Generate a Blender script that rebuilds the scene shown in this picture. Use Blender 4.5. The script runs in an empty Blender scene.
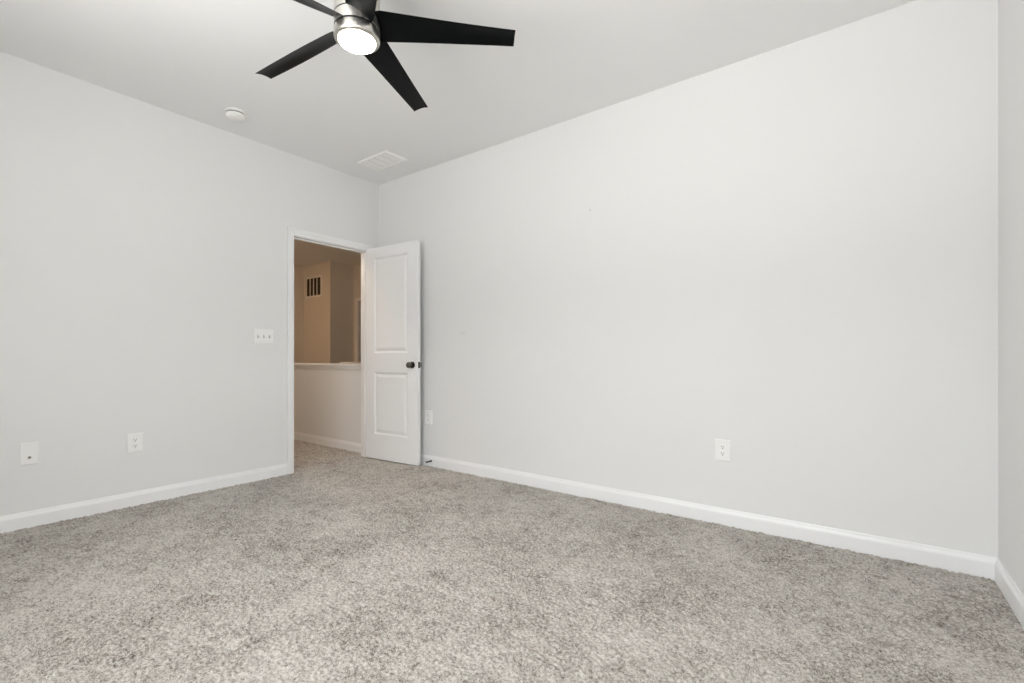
import bpy, bmesh, math
import numpy as np
from mathutils import Vector, Matrix
S = bpy.context.scene
COL = S.collection
R = math.radians

# ------------------------------------------------------------------ camera, sky, exposure
cam = bpy.data.cameras.new('camera')
camo = bpy.data.objects.new('camera', cam); COL.objects.link(camo)
camo.location = (3.9393, -3.0246, 1.003)
camo.rotation_euler = (R(90), 0, R(36.763))
cam.sensor_fit = 'HORIZONTAL'; cam.sensor_width = 36.0
cam.lens = 36.0 * 471.37 / 1024
cam.shift_y = (356.33 - 341.5) / 1024
cam.clip_start = 0.05
S.camera = camo

S.view_settings.view_transform = 'Standard'
S.view_settings.look = 'None'
S.view_settings.gamma = 1.0
S.view_settings.use_curve_mapping = False
S.view_settings.exposure = 0.06
S.cycles.use_denoising = True
S.cycles.max_bounces = 14
S.cycles.diffuse_bounces = 10
S.cycles.glossy_bounces = 4
S.cycles.caustics_reflective = False
S.cycles.caustics_refractive = False

# daylight outside the windows, from the ground below up to the open sky (made-up levels, bright below and dim at the horizon, to balance the room)
BANDS = [41.0, 12.6, 5.4, 9.4, 5.0]     # levels: straight down / low ground / horizon / low sky / zenith
EDGES = [-.64, -.21, .21, .64]           # sine of the elevation between the bands
TINT = [(1, .99, .965), (1, .99, .965), (.99, 1, .99), (.975, .99, 1), (.97, .99, 1.01)]
HALL_LAMP = 64.0
STAIR_LAMP = 56.0
FAN_GLOW = 30.0

wd = bpy.data.worlds.new('daylight'); S.world = wd; wd.use_nodes = True
nt = wd.node_tree; nt.nodes.clear()
out = nt.nodes.new('ShaderNodeOutputWorld'); bg = nt.nodes.new('ShaderNodeBackground')
tc = nt.nodes.new('ShaderNodeTexCoord'); sx = nt.nodes.new('ShaderNodeSeparateXYZ')
rp = nt.nodes.new('ShaderNodeValToRGB')
els = rp.color_ramp.elements
stops = [(0.0, 0)] + [q for i, e in enumerate(EDGES) for q in (((e - .03 + 1) / 2, i), ((e + .03 + 1) / 2, i + 1))]
els[0].position = 0.0; els[1].position = 1.0
for q, i in stops[1:]: els.new(q)
for el, (q, i) in zip(els, stops + [(1.0, 4)]): el.color = tuple(BANDS[i] * c / 20 for c in TINT[i]) + (1,)
bg.inputs['Strength'].default_value = 20.0
mp = nt.nodes.new('ShaderNodeMapRange'); mp.inputs[1].default_value = -1; mp.inputs[2].default_value = 1
nt.links.new(tc.outputs['Generated'], sx.inputs[0]); nt.links.new(sx.outputs['Z'], mp.inputs[0])
nt.links.new(mp.outputs[0], rp.inputs[0]); nt.links.new(rp.outputs[0], bg.inputs['Color'])
nt.links.new(bg.outputs[0], out.inputs[0])

WINDOWS = [(1.95, 2.85), (3.00, 3.90)]     # openings in the wall behind the camera, x from - to
WZ0, WZ1 = 0.60, 2.30
H = 2.74; W = 4.425; D = 3.60; TK = 0.115
for i, (a, b) in enumerate(WINDOWS):                      # sampling portals in the window openings
    l = bpy.data.lights.new('window_daylight', 'AREA'); l.shape = 'RECTANGLE'
    l.size = b - a; l.size_y = WZ1 - WZ0; l.cycles.is_portal = True
    lo = bpy.data.objects.new('window_daylight', l); COL.objects.link(lo)
    lo.location = ((a + b) / 2, -D - TK - .01, (WZ0 + WZ1) / 2); lo.rotation_euler = (R(90), 0, 0)

# ------------------------------------------------------------------ materials
def mat(name, col, rough=0.5, metal=0.0, spec=0.5, emit=None, estr=0.0):
    m = bpy.data.materials.new(name); m.use_nodes = True
    b = m.node_tree.nodes['Principled BSDF']
    b.inputs['Base Color'].default_value = (*col, 1); b.inputs['Roughness'].default_value = rough
    b.inputs['Metallic'].default_value = metal; b.inputs['Specular IOR Level'].default_value = spec
    if emit: b.inputs['Emission Color'].default_value = (*emit, 1); b.inputs['Emission Strength'].default_value = estr
    return m
def nodes(m): return m.node_tree.nodes, m.node_tree.links, m.node_tree.nodes['Principled BSDF']
def noise(N, L, scale, detail=2, rough=.5, stretch=None):
    t = N.new('ShaderNodeTexCoord'); n = N.new('ShaderNodeTexNoise')
    n.inputs['Scale'].default_value = scale; n.inputs['Detail'].default_value = detail; n.inputs['Roughness'].default_value = rough
    if stretch:
        mpg = N.new('ShaderNodeMapping'); mpg.inputs['Scale'].default_value = stretch
        L.new(t.outputs['Object'], mpg.inputs[0]); L.new(mpg.outputs[0], n.inputs['Vector'])
    else: L.new(t.outputs['Object'], n.inputs['Vector'])
    return n
def paint(name, col, rough, bump=.03, spec=.3, scale=240):
    m = mat(name, col, rough, spec=spec); N, L, b = nodes(m)
    n = noise(N, L, scale, 3, .6); bp = N.new('ShaderNodeBump')
    bp.inputs['Strength'].default_value = bump; bp.inputs['Distance'].default_value = .002
    L.new(n.outputs[0], bp.inputs['Height']); L.new(bp.outputs[0], b.inputs['Normal'])
    return m
def spots(m, pts):
    """darken small marks at (x,y,z), radii (rx,ry,rz), strength"""
    N, L, b = nodes(m); t = N.new('ShaderNodeTexCoord')
    src = b.inputs['Base Color'].links[0].from_socket if b.inputs['Base Color'].links else None
    base = tuple(b.inputs['Base Color'].default_value)
    nz = noise(N, L, 70, 3, .7)
    for (c, r, s, colr) in pts:
        vs = N.new('ShaderNodeVectorMath'); vs.operation = 'SUBTRACT'; vs.inputs[1].default_value = c
        vd = N.new('ShaderNodeVectorMath'); vd.operation = 'DIVIDE'; vd.inputs[1].default_value = r
        vl = N.new('ShaderNodeVectorMath'); vl.operation = 'LENGTH'
        L.new(t.outputs['Object'], vs.inputs[0]); L.new(vs.outputs[0], vd.inputs[0]); L.new(vd.outputs[0], vl.inputs[0])
        ad = N.new('ShaderNodeMath'); ad.operation = 'ADD'; L.new(vl.outputs['Value'], ad.inputs[0]); L.new(nz.outputs[0], ad.inputs[1])
        mr = N.new('ShaderNodeMapRange'); mr.inputs[1].default_value = 1.7; mr.inputs[2].default_value = .6
        mr.inputs[3].default_value = 0; mr.inputs[4].default_value = s
        L.new(ad.outputs[0], mr.inputs[0])
        mx = N.new('ShaderNodeMix'); mx.data_type = 'RGBA'
        L.new(mr.outputs[0], mx.inputs[0])
        if src: L.new(src, mx.inputs[6])
        else: mx.inputs[6].default_value = base
        mx.inputs[7].default_value = (*colr, 1); src = mx.outputs[2]
    L.new(src, b.inputs['Base Color'])

M_wall = paint('grey_wall_paint', (.770, .772, .769), .75)
M_wallb = paint('grey_wall_paint_scuffed', (.770, .772, .769), .75)
spots(M_wallb, [((1.148, 0, 1.205), (.05, .05, .022), .16, (.40, .40, .40)), ((2.374, 0, 2.046), (.006, .02, .008), .7, (.35, .35, .34))])
M_ceil = paint('ceiling_paint', (.795, .80, .80), .9, .05)
M_hall = paint('hall_wall_paint', (.72, .69, .65), .75)
M_trim = paint('white_trim_paint', (.84, .845, .85), .38, .01, .5)
M_door = paint('white_door_paint', (.85, .86, .87), .42, .015, .5)
M_plate = mat('white_plastic', (.86, .86, .85), .3)
M_slot = mat('slot_dark', (.05, .05, .05), .6)
M_screw = mat('screw_metal', (.55, .55, .54), .35, .8)
M_vent = paint('white_enamel', (.86, .86, .85), .4, .0, .5)
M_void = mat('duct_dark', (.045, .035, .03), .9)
M_duct = mat('duct_grey', (.30, .30, .29), .8)
M_ductpale = mat('damper_grey', (.62, .62, .60), .7)
M_void2 = mat('slot_grey', (.12, .12, .12), .8)
M_black = paint('black_blade', (.0028, .0036, .0037), .30, .01, .10)
M_band = mat('black_band', (.006, .006, .006), .4)
M_bronze = mat('dark_bronze', (.10, .09, .08), .22, .9)
M_rubber = mat('dark_rubber', (.03, .03, .03), .6)
M_brass = mat('coax_metal', (.32, .30, .26), .35, .9)
M_diff = mat('lit_diffuser', (.9, .88, .84), .4, emit=(1.0, .88, .72), estr=FAN_GLOW)
M_hlamp = mat('hall_lamp_glass', (.9, .88, .84), .4, emit=(1.0, .79, .61), estr=HALL_LAMP)
M_slamp = mat('stair_lamp_glass', (.9, .88, .84), .4, emit=(1.0, .60, .30), estr=STAIR_LAMP)
M_detector = mat('detector_plastic', (.85, .85, .83), .35)

M_nickel = mat('brushed_nickel', (.62, .60, .56), .27, 1.0)
N, L, b = nodes(M_nickel)
n = noise(N, L, 60, 2, .5, (1, 1, 60)); mr = N.new('ShaderNodeMapRange')
mr.inputs[3].default_value = .27; mr.inputs[4].default_value = .42
L.new(n.outputs[0], mr.inputs[0]); L.new(mr.outputs[0], b.inputs['Roughness'])

# cut-pile carpet: flecked tufts, softly brushed patches
M_carpet = mat('carpet_pile', (.3, .29, .27), .95, spec=.05)
N, L, b = nodes(M_carpet)
def ramp(src, stops):
    r = N.new('ShaderNodeValToRGB')
    r.color_ramp.elements[0].position = stops[0][0]; r.color_ramp.elements[0].color = (*stops[0][1], 1)
    r.color_ramp.elements[1].position = stops[-1][0]; r.color_ramp.elements[1].color = (*stops[-1][1], 1)
    for q, c in stops[1:-1]:
        e = r.color_ramp.elements.new(q); e.color = (*c, 1)
    L.new(src, r.inputs[0]); return r.outputs[0]
def mmath(op, a, c):
    x = N.new('ShaderNodeMath'); x.operation = op
    for i, v in enumerate((a, c)):
        if isinstance(v, (int, float)): x.inputs[i].default_value = v
        else: L.new(v, x.inputs[i])
    return x.outputs[0]
fleck = noise(N, L, 85, 3, .7).outputs[0]            # tufts about a centimetre across
tuft = noise(N, L, 300, 2, .7).outputs[0]            # yarn ends
clump = noise(N, L, 15, 5, .7).outputs[0]            # hand-sized clusters of darker pile
patch = noise(N, L, 2.6, 3, .55).outputs[0]          # brushed patches
v = mmath('ADD', mmath('MULTIPLY', fleck, .48), mmath('MULTIPLY', tuft, .52))
v = mmath('ADD', v, mmath('MULTIPLY', mmath('SUBTRACT', clump, .5), .28))
v = mmath('ADD', v, mmath('MULTIPLY', mmath('SUBTRACT', patch, .5), .17))
c = ramp(v, [(.34, (.070, .059, .048)), (.42, (.225, .204, .178)), (.485, (.40, .376, .342)), (.60, (.565, .538, .500))])
L.new(c, b.inputs['Base Color'])
DK = (.13, .115, .10)
spots(M_carpet, [((2.218, -1.062, 0), (.030, .022, .05), .75, DK), ((4.001, -.304, 0), (.045, .02, .05), .6, DK),
                 ((4.006, -.916, 0), (.035, .025, .05), .55, DK), ((4.166, -.658, 0), (.018, .014, .05), .8, DK), ((4.251, -.349, 0), (.05, .022, .05), .5, DK)])
bp = N.new('ShaderNodeBump'); bp.inputs['Strength'].default_value = .5; bp.inputs['Distance'].default_value = .004
L.new(mmath('ADD', mmath('MULTIPLY', fleck, .6), mmath('MULTIPLY', tuft, .4)), bp.inputs['Height']); L.new(bp.outputs[0], b.inputs['Normal'])

M_glass = bpy.data.materials.new('window_glass'); M_glass.use_nodes = True
N, L = M_glass.node_tree.nodes, M_glass.node_tree.links; N.clear()
o = N.new('ShaderNodeOutputMaterial'); mx = N.new('ShaderNodeMixShader'); tr = N.new('ShaderNodeBsdfTransparent'); gl = N.new('ShaderNodeBsdfGlossy')
gl.inputs['Roughness'].default_value = .02; mx.inputs[0].default_value = .06
L.new(tr.outputs[0], mx.inputs[1]); L.new(gl.outputs[0], mx.inputs[2]); L.new(mx.outputs[0], o.inputs[0])

# ------------------------------------------------------------------ mesh helpers
def box(bm, x0, x1, y0, y1, z0, z1):
    vs = [bm.verts.new((x, y, z)) for x in (x0, x1) for y in (y0, y1) for z in (z0, z1)]
    for f in ((0, 1, 3, 2), (4, 6, 7, 5), (0, 4, 5, 1), (2, 3, 7, 6), (0, 2, 6, 4), (1, 5, 7, 3)):
        bm.faces.new([vs[i] for i in f])
def bevbox(bm, x0, x1, y0, y1, z0, z1, r, seg=2):
    t = bmesh.new(); box(t, x0, x1, y0, y1, z0, z1)
    bmesh.ops.bevel(t, geom=t.edges[:], offset=r, segments=seg, affect='EDGES', profile=.5)
    me = bpy.data.meshes.new('t'); t.to_mesh(me); t.free(); bm.from_mesh(me); bpy.data.meshes.remove(me)
def lathe(bm, prof, seg=48, axis='Z', origin=(0, 0, 0), close=True):
    """prof: list of (r, h); revolved about axis through origin"""
    o = Vector(origin); rings = []
    def pt(r, h, a):
        x, y = r * math.cos(a), r * math.sin(a)
        return o + (Vector((x, y, h)) if axis == 'Z' else Vector((x, h, y)) if axis == 'Y' else Vector((h, x, y)))
    for r, h in prof:
        if r < 1e-6: rings.append([bm.verts.new(pt(0, h, 0))])
        else: rings.append([bm.verts.new(pt(r, h, 2 * math.pi * k / seg)) for k in range(seg)])
    for A, B in zip(rings, rings[1:]):
        for k in range(seg):
            k2 = (k + 1) % seg
            if len(A) == 1 and len(B) == 1: continue
            if len(A) == 1: bm.faces.new((A[0], B[k], B[k2]))
            elif len(B) == 1: bm.faces.new((A[k], A[k2], B[0]))
            else: bm.faces.new((A[k], A[k2], B[k2], B[k]))
def sweep(bm, path, prof, place):
    """mitred sweep in a plane. path: 2D points; prof: (offset sideways, height off the plane); place(u,v,h)->xyz"""
    n = len(path); rings = []
    for i, p in enumerate(path):
        p = Vector(p)
        d0 = (p - Vector(path[i - 1])).normalized() if i > 0 else None
        d1 = (Vector(path[i + 1]) - p).normalized() if i < n - 1 else None
        if d0 is None: d0 = d1
        if d1 is None: d1 = d0
        n0, n1 = Vector((-d0.y, d0.x)), Vector((-d1.y, d1.x))
        m = (n0 + n1); m = m / max(.2, m.dot(n0))
        rings.append([bm.verts.new(place(p.x + m.x * s, p.y + m.y * s, h)) for s, h in prof])
    k = len(prof)
    for A, B in zip(rings, rings[1:]):
        for j in range(k): bm.faces.new((A[j], A[(j + 1) % k], B[(j + 1) % k], B[j]))
    bm.faces.new(rings[0]); bm.faces.new(list(reversed(rings[-1])))
def obj(name, bm, m, parent=None, smooth=False, bevel=0):
    bmesh.ops.recalc_face_normals(bm, faces=bm.faces[:])
    me = bpy.data.meshes.new(name); bm.to_mesh(me); bm.free()
    for x in (m if isinstance(m, (list, tuple)) else [m]): me.materials.append(x)
    if smooth:
        for p in me.polygons: p.use_smooth = True
        try: me.set_sharp_from_angle(angle=R(35))
        except Exception: pass
    o = bpy.data.objects.new(name, me); COL.objects.link(o)
    if parent: o.parent = parent
    if bevel:
        md = o.modifiers.new('edge', 'BEVEL'); md.width = bevel; md.segments = 2; md.limit_method = 'ANGLE'; md.angle_limit = R(40)
    return o
def struct(name, bm, m, label=None, cat=None, **k):
    o = obj(name, bm, m, **k); o['kind'] = 'structure'
    if label: o['label'] = label; o['category'] = cat
    return o
def thing(name, label, cat, loc=(0, 0, 0), rot=(0, 0, 0), group=None, kind=None):
    o = bpy.data.objects.new(name, None); COL.objects.link(o); o.location = loc; o.rotation_euler = rot
    o.empty_display_size = .05; o['label'] = label; o['category'] = cat
    if group: o['group'] = group
    if kind: o['kind'] = kind
    return o
NB = bmesh.new

# ------------------------------------------------------------------ room shell
OY0, OY1, OZ = -.893, -.135, 2.04          # clear door opening in the left wall
J = .018                                   # jamb board thickness
def blur(a, n):
    for _ in range(n):
        for ax in (0, 1): a = .25 * np.roll(a, 1, ax) + .5 * a + .25 * np.roll(a, -1, ax)
    return a
def pile(name, x0, x1, y0, y1, step, label, slabs, seed, tuck=False):
    """carpet whose tufts stand up: a dense grid of random tuft heights, over solid slabs"""
    rng = np.random.default_rng(seed)
    nx, ny = int(round((x1 - x0) / step)) + 1, int(round((y1 - y0) / step)) + 1
    X, Y = np.meshgrid(np.linspace(x0, x1, nx), np.linspace(y0, y1, ny), indexing='ij')
    h = blur(rng.standard_normal((nx, ny)), 1); h /= h.std()
    g = blur(rng.standard_normal((nx, ny)), 14); g /= g.std()
    Z = PILE * h + .0010 * g
    Z = np.clip(Z, -.009, .007) - .001
    if tuck: Z = Z - .007 * (np.exp(-(X - x0 - .06) / .012) * (Y < OY0 - .06) + np.exp((Y - y1 + .014) / .012) + np.exp((X - x1 + .014) / .012))
    X = X + .28 * step * rng.standard_normal((nx, ny)); Y = Y + .28 * step * rng.standard_normal((nx, ny))
    X[0, :] = x0; X[-1, :] = x1; Y[:, 0] = y0; Y[:, -1] = y1
    co = np.stack([X, Y, Z], -1).reshape(-1, 3)
    i = (np.arange(nx - 1)[:, None] * ny + np.arange(ny - 1)[None, :]).ravel()
    F = np.stack([i, i + ny, i + ny + 1, i + 1], -1)
    base = len(co)
    for (a0, a1, b0, b1, c0, c1) in slabs:
        v8 = np.array([(x, y, z) for x in (a0, a1) for y in (b0, b1) for z in (c0, c1)])
        f8 = np.array(((0, 1, 3, 2), (4, 6, 7, 5), (0, 4, 5, 1), (2, 3, 7, 6), (0, 2, 6, 4), (1, 5, 7, 3))) + base
        co = np.vstack([co, v8]); F = np.vstack([F, f8]); base += 8
    me = bpy.data.meshes.new(name)
    me.vertices.add(len(co)); me.vertices.foreach_set('co', co.astype(np.float32).ravel())
    me.loops.add(F.size); me.loops.foreach_set('vertex_index', F.astype(np.int32).ravel())
    me.polygons.add(len(F)); me.polygons.foreach_set('loop_start', np.arange(0, F.size, 4, dtype=np.int32))
    me.update(calc_edges=True); me.polygons.foreach_set('use_smooth', np.ones(len(F), dtype=bool)); me.validate()
    me.materials.append(M_carpet)
    o = bpy.data.objects.new(name, me); COL.objects.link(o)
    o['kind'] = 'structure'; o['label'] = label; o['category'] = 'floor'
    return o
PILE = .0025
pile('floor', -.06, W, -D, 0, .0042, 'mottled grey cut-pile carpet covering the empty bedroom floor',
     [(-.06, W + TK, -D - TK, TK, -.12, -.022)], 3, True)
bm = NB(); box(bm, -TK, W + TK, -D - TK, TK, H, H + .12)
struct('ceiling', bm, M_ceil, 'plain flat off-white ceiling carrying the black fan', 'ceiling')
ZF = -.022                                 # walls and baseboards reach down into the pile
bm = NB()
box(bm, -TK, 0, -D - TK, OY0 - J, ZF, H); box(bm, -TK, 0, OY1 + J, TK, ZF, H); box(bm, -TK, 0, OY0 - J, OY1 + J, OZ + J, H)
struct('wall_left', bm, M_wall, 'pale grey wall with the doorway and triple light switch', 'wall')
bm = NB(); box(bm, 0, W, 0, TK, ZF, H)
struct('wall_back', bm, M_wallb, 'long bare pale grey wall behind the open door', 'wall')
bm = NB(); box(bm, W, W + TK, -D - TK, TK, ZF, H)
struct('wall_right', bm, M_wall, 'narrow strip of pale grey wall at the right edge', 'wall')
bm = NB()
xs = [0] + [v for w in WINDOWS for v in w] + [W]
for i in range(0, len(xs), 2): box(bm, xs[i], xs[i + 1], -D - TK, -D, ZF, H)
for a, c_ in WINDOWS:
    box(bm, a, c_, -D - TK, -D, ZF, WZ0); box(bm, a, c_, -D - TK, -D, WZ1, H)
struct('wall_front', bm, M_wall, 'pale grey window wall facing the long bare wall', 'wall')

BASE = [(-.022, 0), (-.022, .014), (.062, .014), (.070, .0125), (.079, .0085), (.0915, .0055), (.0915, 0)]   # (height, depth)
def baseboard(name, p, q, nrm, label):
    bm = NB(); p, q, nrm = Vector(p), Vector(q), Vector(nrm)
    A = [bm.verts.new(Vector((p.x, p.y, 0)) + Vector((0, 0, h)) + Vector((nrm.x, nrm.y, 0)) * d) for h, d in BASE]
    B = [bm.verts.new(Vector((q.x, q.y, 0)) + Vector((0, 0, h)) + Vector((nrm.x, nrm.y, 0)) * d) for h, d in BASE]
    k = len(BASE)
    for j in range(k): bm.faces.new((A[j], A[(j + 1) % k], B[(j + 1) % k], B[j]))
    bm.faces.new(A); bm.faces.new(list(reversed(B)))
    return struct(name, bm, M_trim, label, 'baseboard')
CW = .057
baseboard('baseboard_left', (0, -D), (0, OY0 - .005 - CW), (1, 0), 'white baseboard running under the light switch wall to the doorway')
baseboard('baseboard_back', (0, 0), (W, 0), (0, -1), 'white baseboard along the long bare wall')
baseboard('baseboard_right', (W, -D), (W, -.014), (-1, 0), 'white baseboard on the wall strip at the right edge')
baseboard('baseboard_front', (.014, -D), (W - .014, -D), (0, 1), 'white baseboard under the windows')

# windows in the wall behind the camera
for i, (a, c_) in enumerate(WINDOWS):
    t = thing('window_%d' % (i + 1), ['white sash window in the middle of the window wall', 'white sash window nearest the right wall'][i], 'window', ((a + c_) / 2, -D - .06, WZ0), kind='structure')
    w = (c_ - a) / 2; h = WZ1 - WZ0
    bm = NB()
    for x in (-w, w - .045): bevbox(bm, x, x + .045, -.035, .035, 0, h, .003)
    for z in (0, h - .045): bevbox(bm, -w + .045, w - .045, -.035, .035, z, z + .045, .003)
    bevbox(bm, -w + .045, w - .045, -.02, .02, h / 2 - .02, h / 2 + .02, .003)
    obj('window_frame', bm, M_trim, t)
    for z0, z1 in ((.04, h / 2 - .015), (h / 2 + .015, h - .04)):
        bm = NB(); box(bm, -w + .04, w - .04, -.003, .003, z0, z1); obj('pane', bm, M_glass, t)
    bm = NB(); y0 = .06
    CP = [(0, 0), (0, .014), (.05, .018), (CW, .018), (CW, 0)]
    sweep(bm, [(-w, 0), (w, 0), (w, h), (-w, h), (-w, 0)], [(-s, hh) for s, hh in CP], lambda u, v_, hh: (u, y0 + hh, v_))
    obj('window_casing', bm, M_trim, t)

# ------------------------------------------------------------------ doorway: jamb, stop, casing
t = thing('trim_1', 'white door casing and jamb around the open doorway', 'door frame', (0, OY1, 0), kind='structure')
def loc(x, y, z): return (x, y - OY1, z)
bm = NB()
for y0, y1 in ((OY0 - J, OY0), (OY1, OY1 + J)): box(bm, -TK, 0, y0 - OY1, y1 - OY1, 0, OZ)
box(bm, -TK, 0, OY0 - J - OY1, J, OZ, OZ + J)
obj('jamb', bm, M_trim, t, bevel=.0015)
bm = NB()
for y0, y1 in ((OY0, OY0 + .011), (OY1 - .011, OY1)): box(bm, -.075, -.040, y0 - OY1, y1 - OY1, 0, OZ)
box(bm, -.075, -.040, OY0 + .011 - OY1, -.011, OZ - .011, OZ)
obj('door_stop_strip', bm, M_trim, t, bevel=.002)
CASE = [(0, 0), (0, .009), (.008, .012), (.020, .012), (.030, .016), (.050, .018), (CW, .016), (CW, 0)]
for side, nm in ((0, 'casing'), (1, 'hall_casing')):
    bm = NB(); r = .005
    sweep(bm, [(OY0 - r - OY1, 0), (OY0 - r - OY1, OZ + r), (r, OZ + r), (r, 0)], CASE,
          (lambda u, v_, hh: (hh, u, v_)) if side == 0 else (lambda u, v_, hh: (-TK - hh, u, v_)))
    obj(nm, bm, M_trim, t)

# ------------------------------------------------------------------ door leaf, swung open against the long wall
DL, DT, DH = .692, .035, 2.044
ANG = 4.3
t = thing('door_1', 'open white two-panel door with a dark round knob', 'door', (.006, OY1 + .003, .012), (0, 0, R(ANG)), kind='structure')
YF, YB = -.035, 0.0                        # front (seen) face and rear face, in door space
UX = [0, .119, .566, DL]; UZ = [0, .240, .838, 1.025, 1.944, DH]
def door_face(bm, y, sgn):
    g = [[bm.verts.new((x, y, z)) for z in UZ] for x in UX]
    for i in range(3):
        for j in range(5):
            if i == 1 and j in (1, 3):
                prev = [g[1][j], g[2][j], g[2][j + 1], g[1][j + 1]]
                for ins, dep in ((.004, .003), (.012, .0085), (.020, .0095), (.030, .007), (.044, .0030), (.050, .0025)):
                    x0, x1, z0, z1 = UX[1] + ins, UX[2] - ins, UZ[j] + ins, UZ[j + 1] - ins
                    cur = [bm.verts.new((x, y + sgn * dep, z)) for x, z in ((x0, z0), (x1, z0), (x1, z1), (x0, z1))]
                    for k in range(4): bm.faces.new((prev[k], prev[(k + 1) % 4], cur[(k + 1) % 4], cur[k]))
                    prev = cur
                bm.faces.new(prev)
            else: bm.faces.new((g[i][j], g[i + 1][j], g[i + 1][j + 1], g[i][j + 1]))
    return [g[i][0] for i in range(4)] + [g[3][j] for j in range(1, 6)] + [g[i][5] for i in (2, 1, 0)] + [g[0][j] for j in (4, 3, 2, 1)]
bm = NB(); A = door_face(bm, YF, 1); B = door_face(bm, YB, -1)
for k in range(len(A)):
    k2 = (k + 1) % len(A); bm.faces.new((A[k], A[k2], B[k2], B[k]))
obj('door_leaf', bm, M_door, t)
for s, y in ((-1, YF), (1, YB)):
    bm = NB()
    lathe(bm, [(0, .001), (.030, .001), (.032, .004), (.030, .007), (.014, .010), (.012, .026), (.017, .030), (.024, .036), (.0275, .046), (.0265, .056), (.020, .063), (.010, .066), (0, .0665)],
          32, 'Y')
    for v_ in bm.verts: v_.co.y *= s
    kn = obj('door_knob', bm, M_bronze, t, smooth=True); kn.location = (.629, y, .912); kn['label'] = 'dark bronze round knob'
bm = NB(); bevbox(bm, -.0005, .0015, -.012, .012, -.028, .028, .0006, 1)
lp = obj('latch_plate', bm, M_bronze, t); lp.location = (DL, -.0175, .912); lp['label'] = 'dark bronze latch plate on the door edge'

# spring door stop on the long wall baseboard
t = thing('spring_door_stop', 'small dark spring door stop on the baseboard beside the open door', 'door stop', (.768, -.0135, .046))
bm = NB(); lathe(bm, [(0, 0), (.010, 0), (.011, -.003), (.008, -.007), (0, -.008)], 20, 'Y'); obj('mount', bm, M_bronze, t, smooth=True)
bm = NB()
pr = [(0, -.006)]
for k in range(14): pr += [(.0052, -.007 - k * .003), (.0068, -.0085 - k * .003)]
pr += [(0, -.05)]
lathe(bm, pr, 16, 'Y'); obj('spring', bm, M_bronze, t)
bm = NB(); lathe(bm, [(0, -.048), (.0085, -.048), (.009, -.056), (.007, -.062), (0, -.063)], 20, 'Y'); obj('rubber_tip', bm, M_rubber, t, smooth=True)

# ------------------------------------------------------------------ wall plates (built facing -Y, then turned)
PW, PH = .089, .127
def plate(bm, w, h, holes=()):
    """bevelled cover plate, y from 0 (wall) to -.006"""
    b_ = .005
    P = [(-w / 2, 0, -h / 2), (w / 2, 0, -h / 2), (w / 2, 0, h / 2), (-w / 2, 0, h / 2)]
    rings = []
    for ins, y in ((0, 0), (0, -.0025), (.002, -.0048), (b_, -.006)):
        rings.append([bm.verts.new((x - math.copysign(ins, x), y, z - math.copysign(ins, z))) for x, _, z in P])
    for A, B in zip(rings, rings[1:]):
        for k in range(4): bm.faces.new((A[k], A[(k + 1) % 4], B[(k + 1) % 4], B[k]))
    bm.faces.new(rings[-1]); bm.faces.new(list(reversed(rings[0])))
def screw(t, x, z, r=.0032, y=-.006):
    bm = NB(); lathe(bm, [(0, y + .0005), (r, y + .0005), (r, y - .0005), (r * .6, y - .0012), (0, y - .0013)], 14, 'Y', (x, 0, z))
    return obj('screw', bm, M_plate, t, smooth=True)
def outlet(label, loc_, rz):
    t = thing('wall_outlet', label, 'outlet', loc_, (0, 0, rz), 'duplex outlets')
    bm = NB(); plate(bm, PW, PH); obj('cover_plate', bm, M_plate, t, smooth=False)
    for z in (-.0195, .0195):
        bm = NB(); t2 = bmesh.new()
        # rounded receptacle face with flat top and bottom
        pts = []
        for k in range(32):
            a = 2 * math.pi * k / 32; pts.append((.0172 * math.cos(a), max(-.0143, min(.0143, .0172 * math.sin(a)))))
        A = [bm.verts.new((x, -.0055, z + q)) for x, q in pts]; B = [bm.verts.new((x, -.0078, z + q)) for x, q in pts]
        Cc = [bm.verts.new((x * .95, -.0085, z + q * .95)) for x, q in pts]
        for P_, Q_ in ((A, B), (B, Cc)):
            for k in range(32): bm.faces.new((P_[k], P_[(k + 1) % 32], Q_[(k + 1) % 32], Q_[k]))
        bm.faces.new(Cc); t2.free()
        rc = obj('receptacle', bm, M_plate, t)
        bm = NB()
        box(bm, -.0078, -.0054, -.0087, -.0080, z - .001, z + .0085); box(bm, .0054, .0078, -.0087, -.0080, z + .0005, z + .0075)
        lathe(bm, [(0, -.0080), (.0032, -.0080), (.0032, -.0087), (0, -.0087)], 12, 'Y', (0, 0, z - .0075))
        s = obj('slots', bm, M_slot, rc); s['label'] = 'dark plug slots'
    screw(t, 0, 0)
    return t
outlet('white duplex outlet low on the long bare wall, far from the door', (3.260, 0, .440), 0)
outlet('white duplex outlet low on the long wall right beside the open door', (.722, 0, .441), 0)
outlet('white duplex outlet low on the light switch wall beside the cable jack', (0, -2.000, .421), R(90))

t = thing('cable_jack', 'white cable jack plate with one small round socket, low on the light switch wall', 'wall plate', (0, -2.502, .430), (0, 0, R(90)))
bm = NB(); plate(bm, .081, .129); obj('cover_plate', bm, M_plate, t)
bm = NB(); lathe(bm, [(0, -.0055), (.0075, -.0055), (.0075, -.009), (.0052, -.009), (.0052, -.016), (.004, -.0165), (.004, -.012), (0, -.012)], 20, 'Y', (0, 0, -.022))
cj = obj('coax_socket', bm, M_brass, t, smooth=True); cj['label'] = 'small dark metal coax socket'
screw(t, 0, .042); screw(t, 0, -.044)

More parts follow.
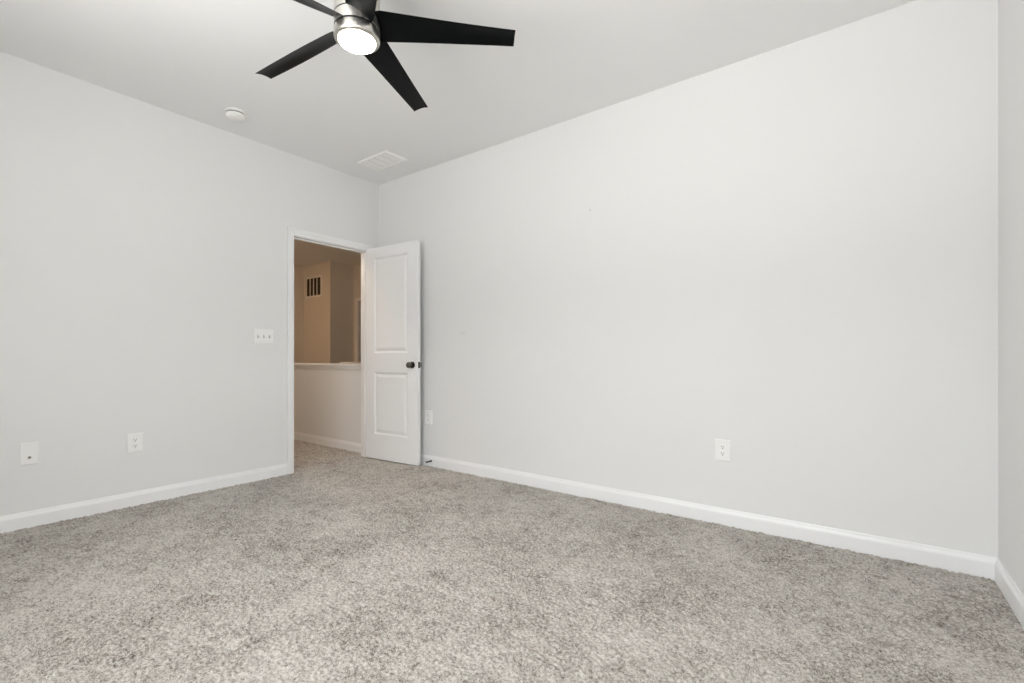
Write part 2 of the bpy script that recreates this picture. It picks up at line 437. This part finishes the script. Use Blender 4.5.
t = thing('light_switch', 'white three-gang light switch plate left of the doorway', 'light switch', (0, -1.1505, 1.166), (0, 0, R(90)))
bm = NB(); plate(bm, .160, .118); obj('cover_plate', bm, M_plate, t)
for x in (-.046, 0, .046):
    bm = NB()
    box(bm, x - .0052, x + .0052, -.0066, -.0052, -.0125, .0125)
    s = obj('toggle_slot', bm, M_duct, t); s['label'] = 'narrow grey toggle opening'
    bm = NB(); bevbox(bm, -.0042, .0042, -.017, 0, -.0048, .0048, .0012)
    bmesh.ops.rotate(bm, verts=bm.verts[:], cent=(0, 0, 0), matrix=Matrix.Rotation(R(-28), 3, 'X'))
    bmesh.ops.translate(bm, verts=bm.verts[:], vec=(x, -.005, .001))
    obj('toggle', bm, M_plate, t)
    screw(t, x, .030); screw(t, x, -.030)

# ------------------------------------------------------------------ ceiling fan
FX, FY = 2.1896, -1.7975
t = thing('ceiling_fan', 'black five-blade ceiling fan with brushed nickel housing and lit lamp', 'ceiling fan', (FX, FY, H))
zz = lambda z: z - H
bm = NB(); lathe(bm, [(0, 0), (.075, 0), (.078, -.006), (.076, -.045), (.060, -.066), (.034, -.072), (0, -.072)], 64)
obj('canopy', bm, M_nickel, t, smooth=True)
bm = NB(); lathe(bm, [(0, -.065), (.018, -.065), (.018, -.135), (0, -.135)], 24); obj('downrod', bm, M_nickel, t, smooth=True)
HR = .0945                                  # housing radius
bm = NB(); lathe(bm, [(0, zz(2.615)), (.05, zz(2.615)), (.084, zz(2.605)), (HR - .002, zz(2.592)), (HR, zz(2.58)), (HR, zz(2.459)), (HR - .002, zz(2.457)), (0, zz(2.457))], 64)
obj('upper_housing', bm, M_nickel, t, smooth=True)
bm = NB(); lathe(bm, [(0, zz(2.458)), (HR - .0008, zz(2.458)), (HR - .0008, zz(2.453)), (0, zz(2.453))], 64)
obj('seam', bm, M_band, t, smooth=True)
bm = NB(); lathe(bm, [(0, zz(2.454)), (HR - .002, zz(2.454)), (HR, zz(2.452)), (HR, zz(2.408)), (HR - .002, zz(2.406)), (0, zz(2.406))], 64)
obj('motor_housing', bm, M_nickel, t, smooth=True)
bm = NB(); lathe(bm, [(0, zz(2.407)), (HR - .0004, zz(2.407)), (HR - .0004, zz(2.397)), (0, zz(2.397))], 64)
obj('band', bm, M_band, t, smooth=True)['label'] = 'thin black band above the lamp'
bm = NB(); lathe(bm, [(0, zz(2.398)), (HR, zz(2.398)), (HR + .001, zz(2.396)), (HR + .001, zz(2.369)), (HR - .001, zz(2.363)), (HR - .006, zz(2.3585)), (.082, zz(2.3565)), (.078, zz(2.3575)), (.0775, zz(2.366)), (0, zz(2.366))], 64)
obj('lamp_ring', bm, M_nickel, t, smooth=True)
bm = NB(); lathe(bm, [(0, zz(2.364)), (.0772, zz(2.364)), (.0772, zz(2.357)), (.075, zz(2.352)), (.066, zz(2.346)), (.05, zz(2.3415)), (.028, zz(2.339)), (0, zz(2.338))], 64)
obj('diffuser', bm, M_diff, t, smooth=True)['label'] = 'glowing warm white round lamp diffuser'
def blade_mesh():
    bm = NB(); NS, NC = 28, 12; R0, R1, TH = .060, .682, .0055
    top, bot = [], []
    for i in range(NS + 1):
        f = i / NS; r = R0 + (R1 - R0) * f
        g = max(0, (r - .1) / .58)
        ch = .128 + (.085 - .128) * g; pit = R(26.5 - 27 * g + 11.1 * g * g)
        if r < .1: ch *= .80 + .2 * (r - R0) / .04
        zc = 2.431 - .011 * g - H; cam_ = .007 * min(1, .4 + g)
        rt, rb = [], []
        for j in range(NC + 1):
            s = -1 + 2 * j / NC
            x = s * ch / 2; zl = cam_ * (1 - s * s) - cam_ * .6
            th = TH * math.sqrt(max(.08, 1 - s ** 4)) * (1 if f < .97 else .8)
            v_ = x * math.cos(pit) + zl * math.sin(pit); z_ = -x * math.sin(pit) + zl * math.cos(pit)
            rt.append(bm.verts.new((r, v_, zc + z_ + th / 2))); rb.append(bm.verts.new((r, v_, zc + z_ - th / 2)))
        top.append(rt); bot.append(rb)
    for i in range(NS):
        for j in range(NC):
            bm.faces.new((top[i][j], top[i + 1][j], top[i + 1][j + 1], top[i][j + 1]))
            bm.faces.new((bot[i][j], bot[i][j + 1], bot[i + 1][j + 1], bot[i + 1][j]))
        bm.faces.new((top[i][0], bot[i][0], bot[i + 1][0], top[i + 1][0]))
        bm.faces.new((top[i][NC], top[i + 1][NC], bot[i + 1][NC], bot[i][NC]))
    for i in (0, NS):
        for j in range(NC): bm.faces.new((top[i][j], top[i][j + 1], bot[i][j + 1], bot[i][j]))
    return bm
bl = obj('blade', blade_mesh(), M_black, t, smooth=True); bl.rotation_euler = (0, 0, .738)
for k in range(1, 5):
    c = bl.copy(); COL.objects.link(c); c.parent = t; c.rotation_euler = (0, 0, .738 + k * R(72))

# ------------------------------------------------------------------ smoke detector
t = thing('smoke_detector', 'round white smoke detector on the ceiling near the light switch wall', 'smoke detector', (.356, -1.513, H))
bm = NB(); lathe(bm, [(0, 0), (.070, 0), (.072, -.003), (.072, -.010), (.069, -.013), (0, -.013)], 48); obj('mounting_base', bm, M_detector, t, smooth=True)
bm = NB(); lathe(bm, [(0, -.012), (.056, -.012), (.056, -.022), (0, -.022)], 48); obj('smoke_slot', bm, M_void2, t, smooth=True)['label'] = 'recessed grey smoke slot'
bm = NB(); lathe(bm, [(0, -.020), (.061, -.020), (.062, -.024), (.059, -.034), (.050, -.042), (.030, -.046), (0, -.047)], 48); obj('cover', bm, M_detector, t, smooth=True)
bm = NB(); lathe(bm, [(0, -.045), (.010, -.045), (.010, -.0475), (0, -.048)], 20, 'Z', (.022, .01, 0)); obj('test_button', bm, M_detector, t, smooth=True)

# ------------------------------------------------------------------ ceiling register
VX0, VX1, VY0, VY1 = .312, .712, -.478, -.248
t = thing('ceiling_vent', 'white rectangular air register on the ceiling near the room corner', 'vent', ((VX0 + VX1) / 2, (VY0 + VY1) / 2, H))
w, h = (VX1 - VX0) / 2, (VY1 - VY0) / 2
bm = NB()
PR = [(0, 0), (0, -.003), (.003, -.010), (.020, -.013), (.026, -.008), (.026, 0)]
sweep(bm, [(-w, -h), (w, -h), (w, h), (-w, h), (-w, -h)], PR, lambda u, v_, hh: (u, v_, hh))
obj('frame', bm, M_vent, t)
bm = NB(); box(bm, -w + .02, w - .02, -h + .02, h - .02, -.0012, -.0002); obj('backing', bm, M_duct, t)['label'] = 'grey sheet behind the slats, coloured for the shade in the gaps'  # sheet on the solid ceiling; its grey draws the shadow lines between slat banks
q = (2 * w - .052) / 4
for k in range(4):
    x0 = -w + .026 + k * q
    for j in range(12):
        y = -h + .034 + j * (2 * h - .068) / 11
        bm = NB(); box(bm, x0 + .0045, x0 + q - .0045, -.0075, .0075, -.0006, .0006)
        bmesh.ops.rotate(bm, verts=bm.verts[:], cent=(0, 0, 0), matrix=Matrix.Rotation(R(-26), 3, 'X'))
        bmesh.ops.translate(bm, verts=bm.verts[:], vec=(0, y, -.0052)); obj('slat', bm, M_vent, t)

# ------------------------------------------------------------------ hall and stairwell beyond the doorway
HX0, HS = -4.75, -1.40           # west end, south side
KX1 = -TK; KX0 = -3.10           # half wall extent
KY = -.028
BX, BY, CY = -3.853, 1.874, 2.361
pile('floor_hall', -2.2, -.06, HS, KY + TK, .006, 'brownish carpet of the hall seen through the doorway',
     [(HX0 - TK, -.06, HS - TK, 5.0, -.12, -.012), (HX0, -2.2, HS, KY + TK, -.012, 0), (HX0, -TK, KY + TK, 5.0, -.012, 0)], 5)
bm = NB(); box(bm, HX0 - TK, -TK, HS - TK, 5.0, H, H + .12)
struct('ceiling_hall', bm, M_ceil, 'dim hall ceiling seen through the top of the doorway', 'ceiling')
bm = NB(); box(bm, HX0 - TK, HX0, HS - TK, 5.0, 0, H)
struct('wall_hall_end', bm, M_hall, 'dim end wall of the hall left of the return grille', 'wall')
bm = NB(); box(bm, HX0, -TK, HS - TK, HS, 0, H)
struct('wall_hall_front', bm, M_hall, 'hall side wall facing the half wall', 'wall')
bm = NB(); box(bm, HX0, BX, BY, 5.0, 0, H)
struct('wall_hall_corner', bm, M_hall, 'tan projecting wall corner carrying the return air grille', 'wall')
DX0, DX1 = -3.722, -2.96
bm = NB(); box(bm, BX, DX0, CY, CY + TK, 0, H); box(bm, DX1, -TK, CY, CY + TK, 0, H); box(bm, DX0, DX1, CY, CY + TK, OZ, H)
struct('wall_hall_back', bm, M_hall, 'far hall wall with a cased doorway behind the stairwell', 'wall')
bm = NB(); box(bm, BX, -TK, 4.9, 5.0, 0, H); box(bm, -2.0, -2.0 + TK, CY + TK, 4.9, 0, H)
struct('wall_far_room', bm, M_hall, 'unlit room wall beyond the far hall doorway', 'wall')
bm = NB(); box(bm, -TK, 0, TK, 5.0, 0, H)
struct('wall_stairwell', bm, M_hall, 'stairwell wall in line with the light switch wall', 'wall')
bm = NB(); box(bm, KX0, KX1, KY, KY + TK, 0, .898)
struct('wall_half', bm, M_wall, 'white half wall along the stairwell seen through the doorway', 'half wall')
def cap(name, x0, x1, y0, z0, label):
    t = thing(name, label, 'wall cap', ((x0 + x1) / 2, y0 + TK / 2, z0), kind='structure'); l = (x1 - x0) / 2
    bm = NB(); bevbox(bm, -l, l, -TK / 2 - .022, TK / 2 + .022, 0, .024, .004); obj('cap_board', bm, M_trim, t)
    for s in (-1, 1):
        bm = NB(); y = s * TK / 2
        P_ = [(y, -.042), (y + s * .006, -.042), (y + s * .012, -.022), (y + s * .016, 0), (y, 0)]
        A = [bm.verts.new((-l, yy, z)) for yy, z in P_]; B = [bm.verts.new((l, yy, z)) for yy, z in P_]
        for k in range(5): bm.faces.new((A[k], A[(k + 1) % 5], B[(k + 1) % 5], B[k]))
        bm.faces.new(A); bm.faces.new(list(reversed(B))); obj('apron_moulding', bm, M_trim, t)
cap('trim_2', KX0, KX1, KY, .898, 'white wooden cap on the half wall')
baseboard('baseboard_half_wall', (KX0, KY), (KX1, KY), (0, -1), 'white baseboard at the foot of the half wall')
bm = NB(); box(bm, -2.80, KX1, 1.40, 1.40 + TK, 0, .891)
struct('wall_half_far', bm, M_hall, 'second half wall across the stairwell, barely showing over the first', 'half wall')
cap('trim_3', -2.80, KX1, 1.40, .891, 'thin pale cap of the second half wall')
t = thing('trim_4', 'white casing of the far hall doorway', 'door frame', (DX0, CY, 0), kind='structure')
bm = NB()
sweep(bm, [(-.005, 0), (-.005, OZ + .005), (DX1 - DX0 + .005, OZ + .005), (DX1 - DX0 + .005, 0)], CASE, lambda u, v_, hh: (u, -hh, v_))
obj('casing', bm, M_trim, t)
bm = NB(); box(bm, 0, .018, 0, TK, 0, OZ); box(bm, DX1 - DX0 - .018, DX1 - DX0, 0, TK, 0, OZ); obj('jamb', bm, M_trim, t)

# return air grille high on the tan wall
GX0, GX1, GZ0, GZ1 = -4.665, -4.130, 2.118, 2.515
t = thing('return_air_grille', 'return air grille with dark openings high on the tan hall wall', 'vent', ((GX0 + GX1) / 2, BY, GZ0))
w = (GX1 - GX0) / 2; h = GZ1 - GZ0
bm = NB(); PR = [(0, 0), (0, .004), (.005, .009), (.030, .010), (.034, .007), (.034, 0)]
sweep(bm, [(-w, 0), (w, 0), (w, h), (-w, h), (-w, 0)], PR, lambda u, v_, hh: (u, -hh, v_)); obj('frame', bm, M_vent, t)
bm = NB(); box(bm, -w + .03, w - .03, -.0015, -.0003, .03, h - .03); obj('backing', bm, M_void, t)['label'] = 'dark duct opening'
for k in (1, 2, 3):
    x = -w + .032 + k * (2 * w - .064) / 4
    bm = NB(); box(bm, x - .013, x + .013, -.010, -.001, .03, h - .03); obj('mullion', bm, M_vent, t)
for j in range(16):
    z = .042 + j * (h - .084) / 15
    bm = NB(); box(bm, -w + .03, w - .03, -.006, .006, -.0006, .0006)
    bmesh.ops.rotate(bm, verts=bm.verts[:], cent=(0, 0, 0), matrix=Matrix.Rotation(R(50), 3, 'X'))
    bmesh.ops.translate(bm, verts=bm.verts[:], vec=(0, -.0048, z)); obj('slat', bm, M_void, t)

# flush ceiling lamps of the hall and the stairwell (round the corner of the doorway)
for lab, x, y, m in (('warm lit flush ceiling lamp of the hall just outside the doorway', -.70, -.74, M_hlamp), ('warm lit flush ceiling lamp over the stairwell', -3.70, .22, M_slamp)):
    t = thing('ceiling_light', lab, 'ceiling light', (x, y, H), group='hall ceiling lamps')
    bm = NB(); lathe(bm, [(0, 0), (.15, 0), (.152, -.012), (.148, -.022), (0, -.022)], 48); obj('lamp_base', bm, M_nickel, t, smooth=True)
    bm = NB(); lathe(bm, [(0, -.02), (.138, -.02), (.138, -.035), (.12, -.055), (.08, -.068), (0, -.074)], 48); obj('lamp_shade', bm, m, t, smooth=True)
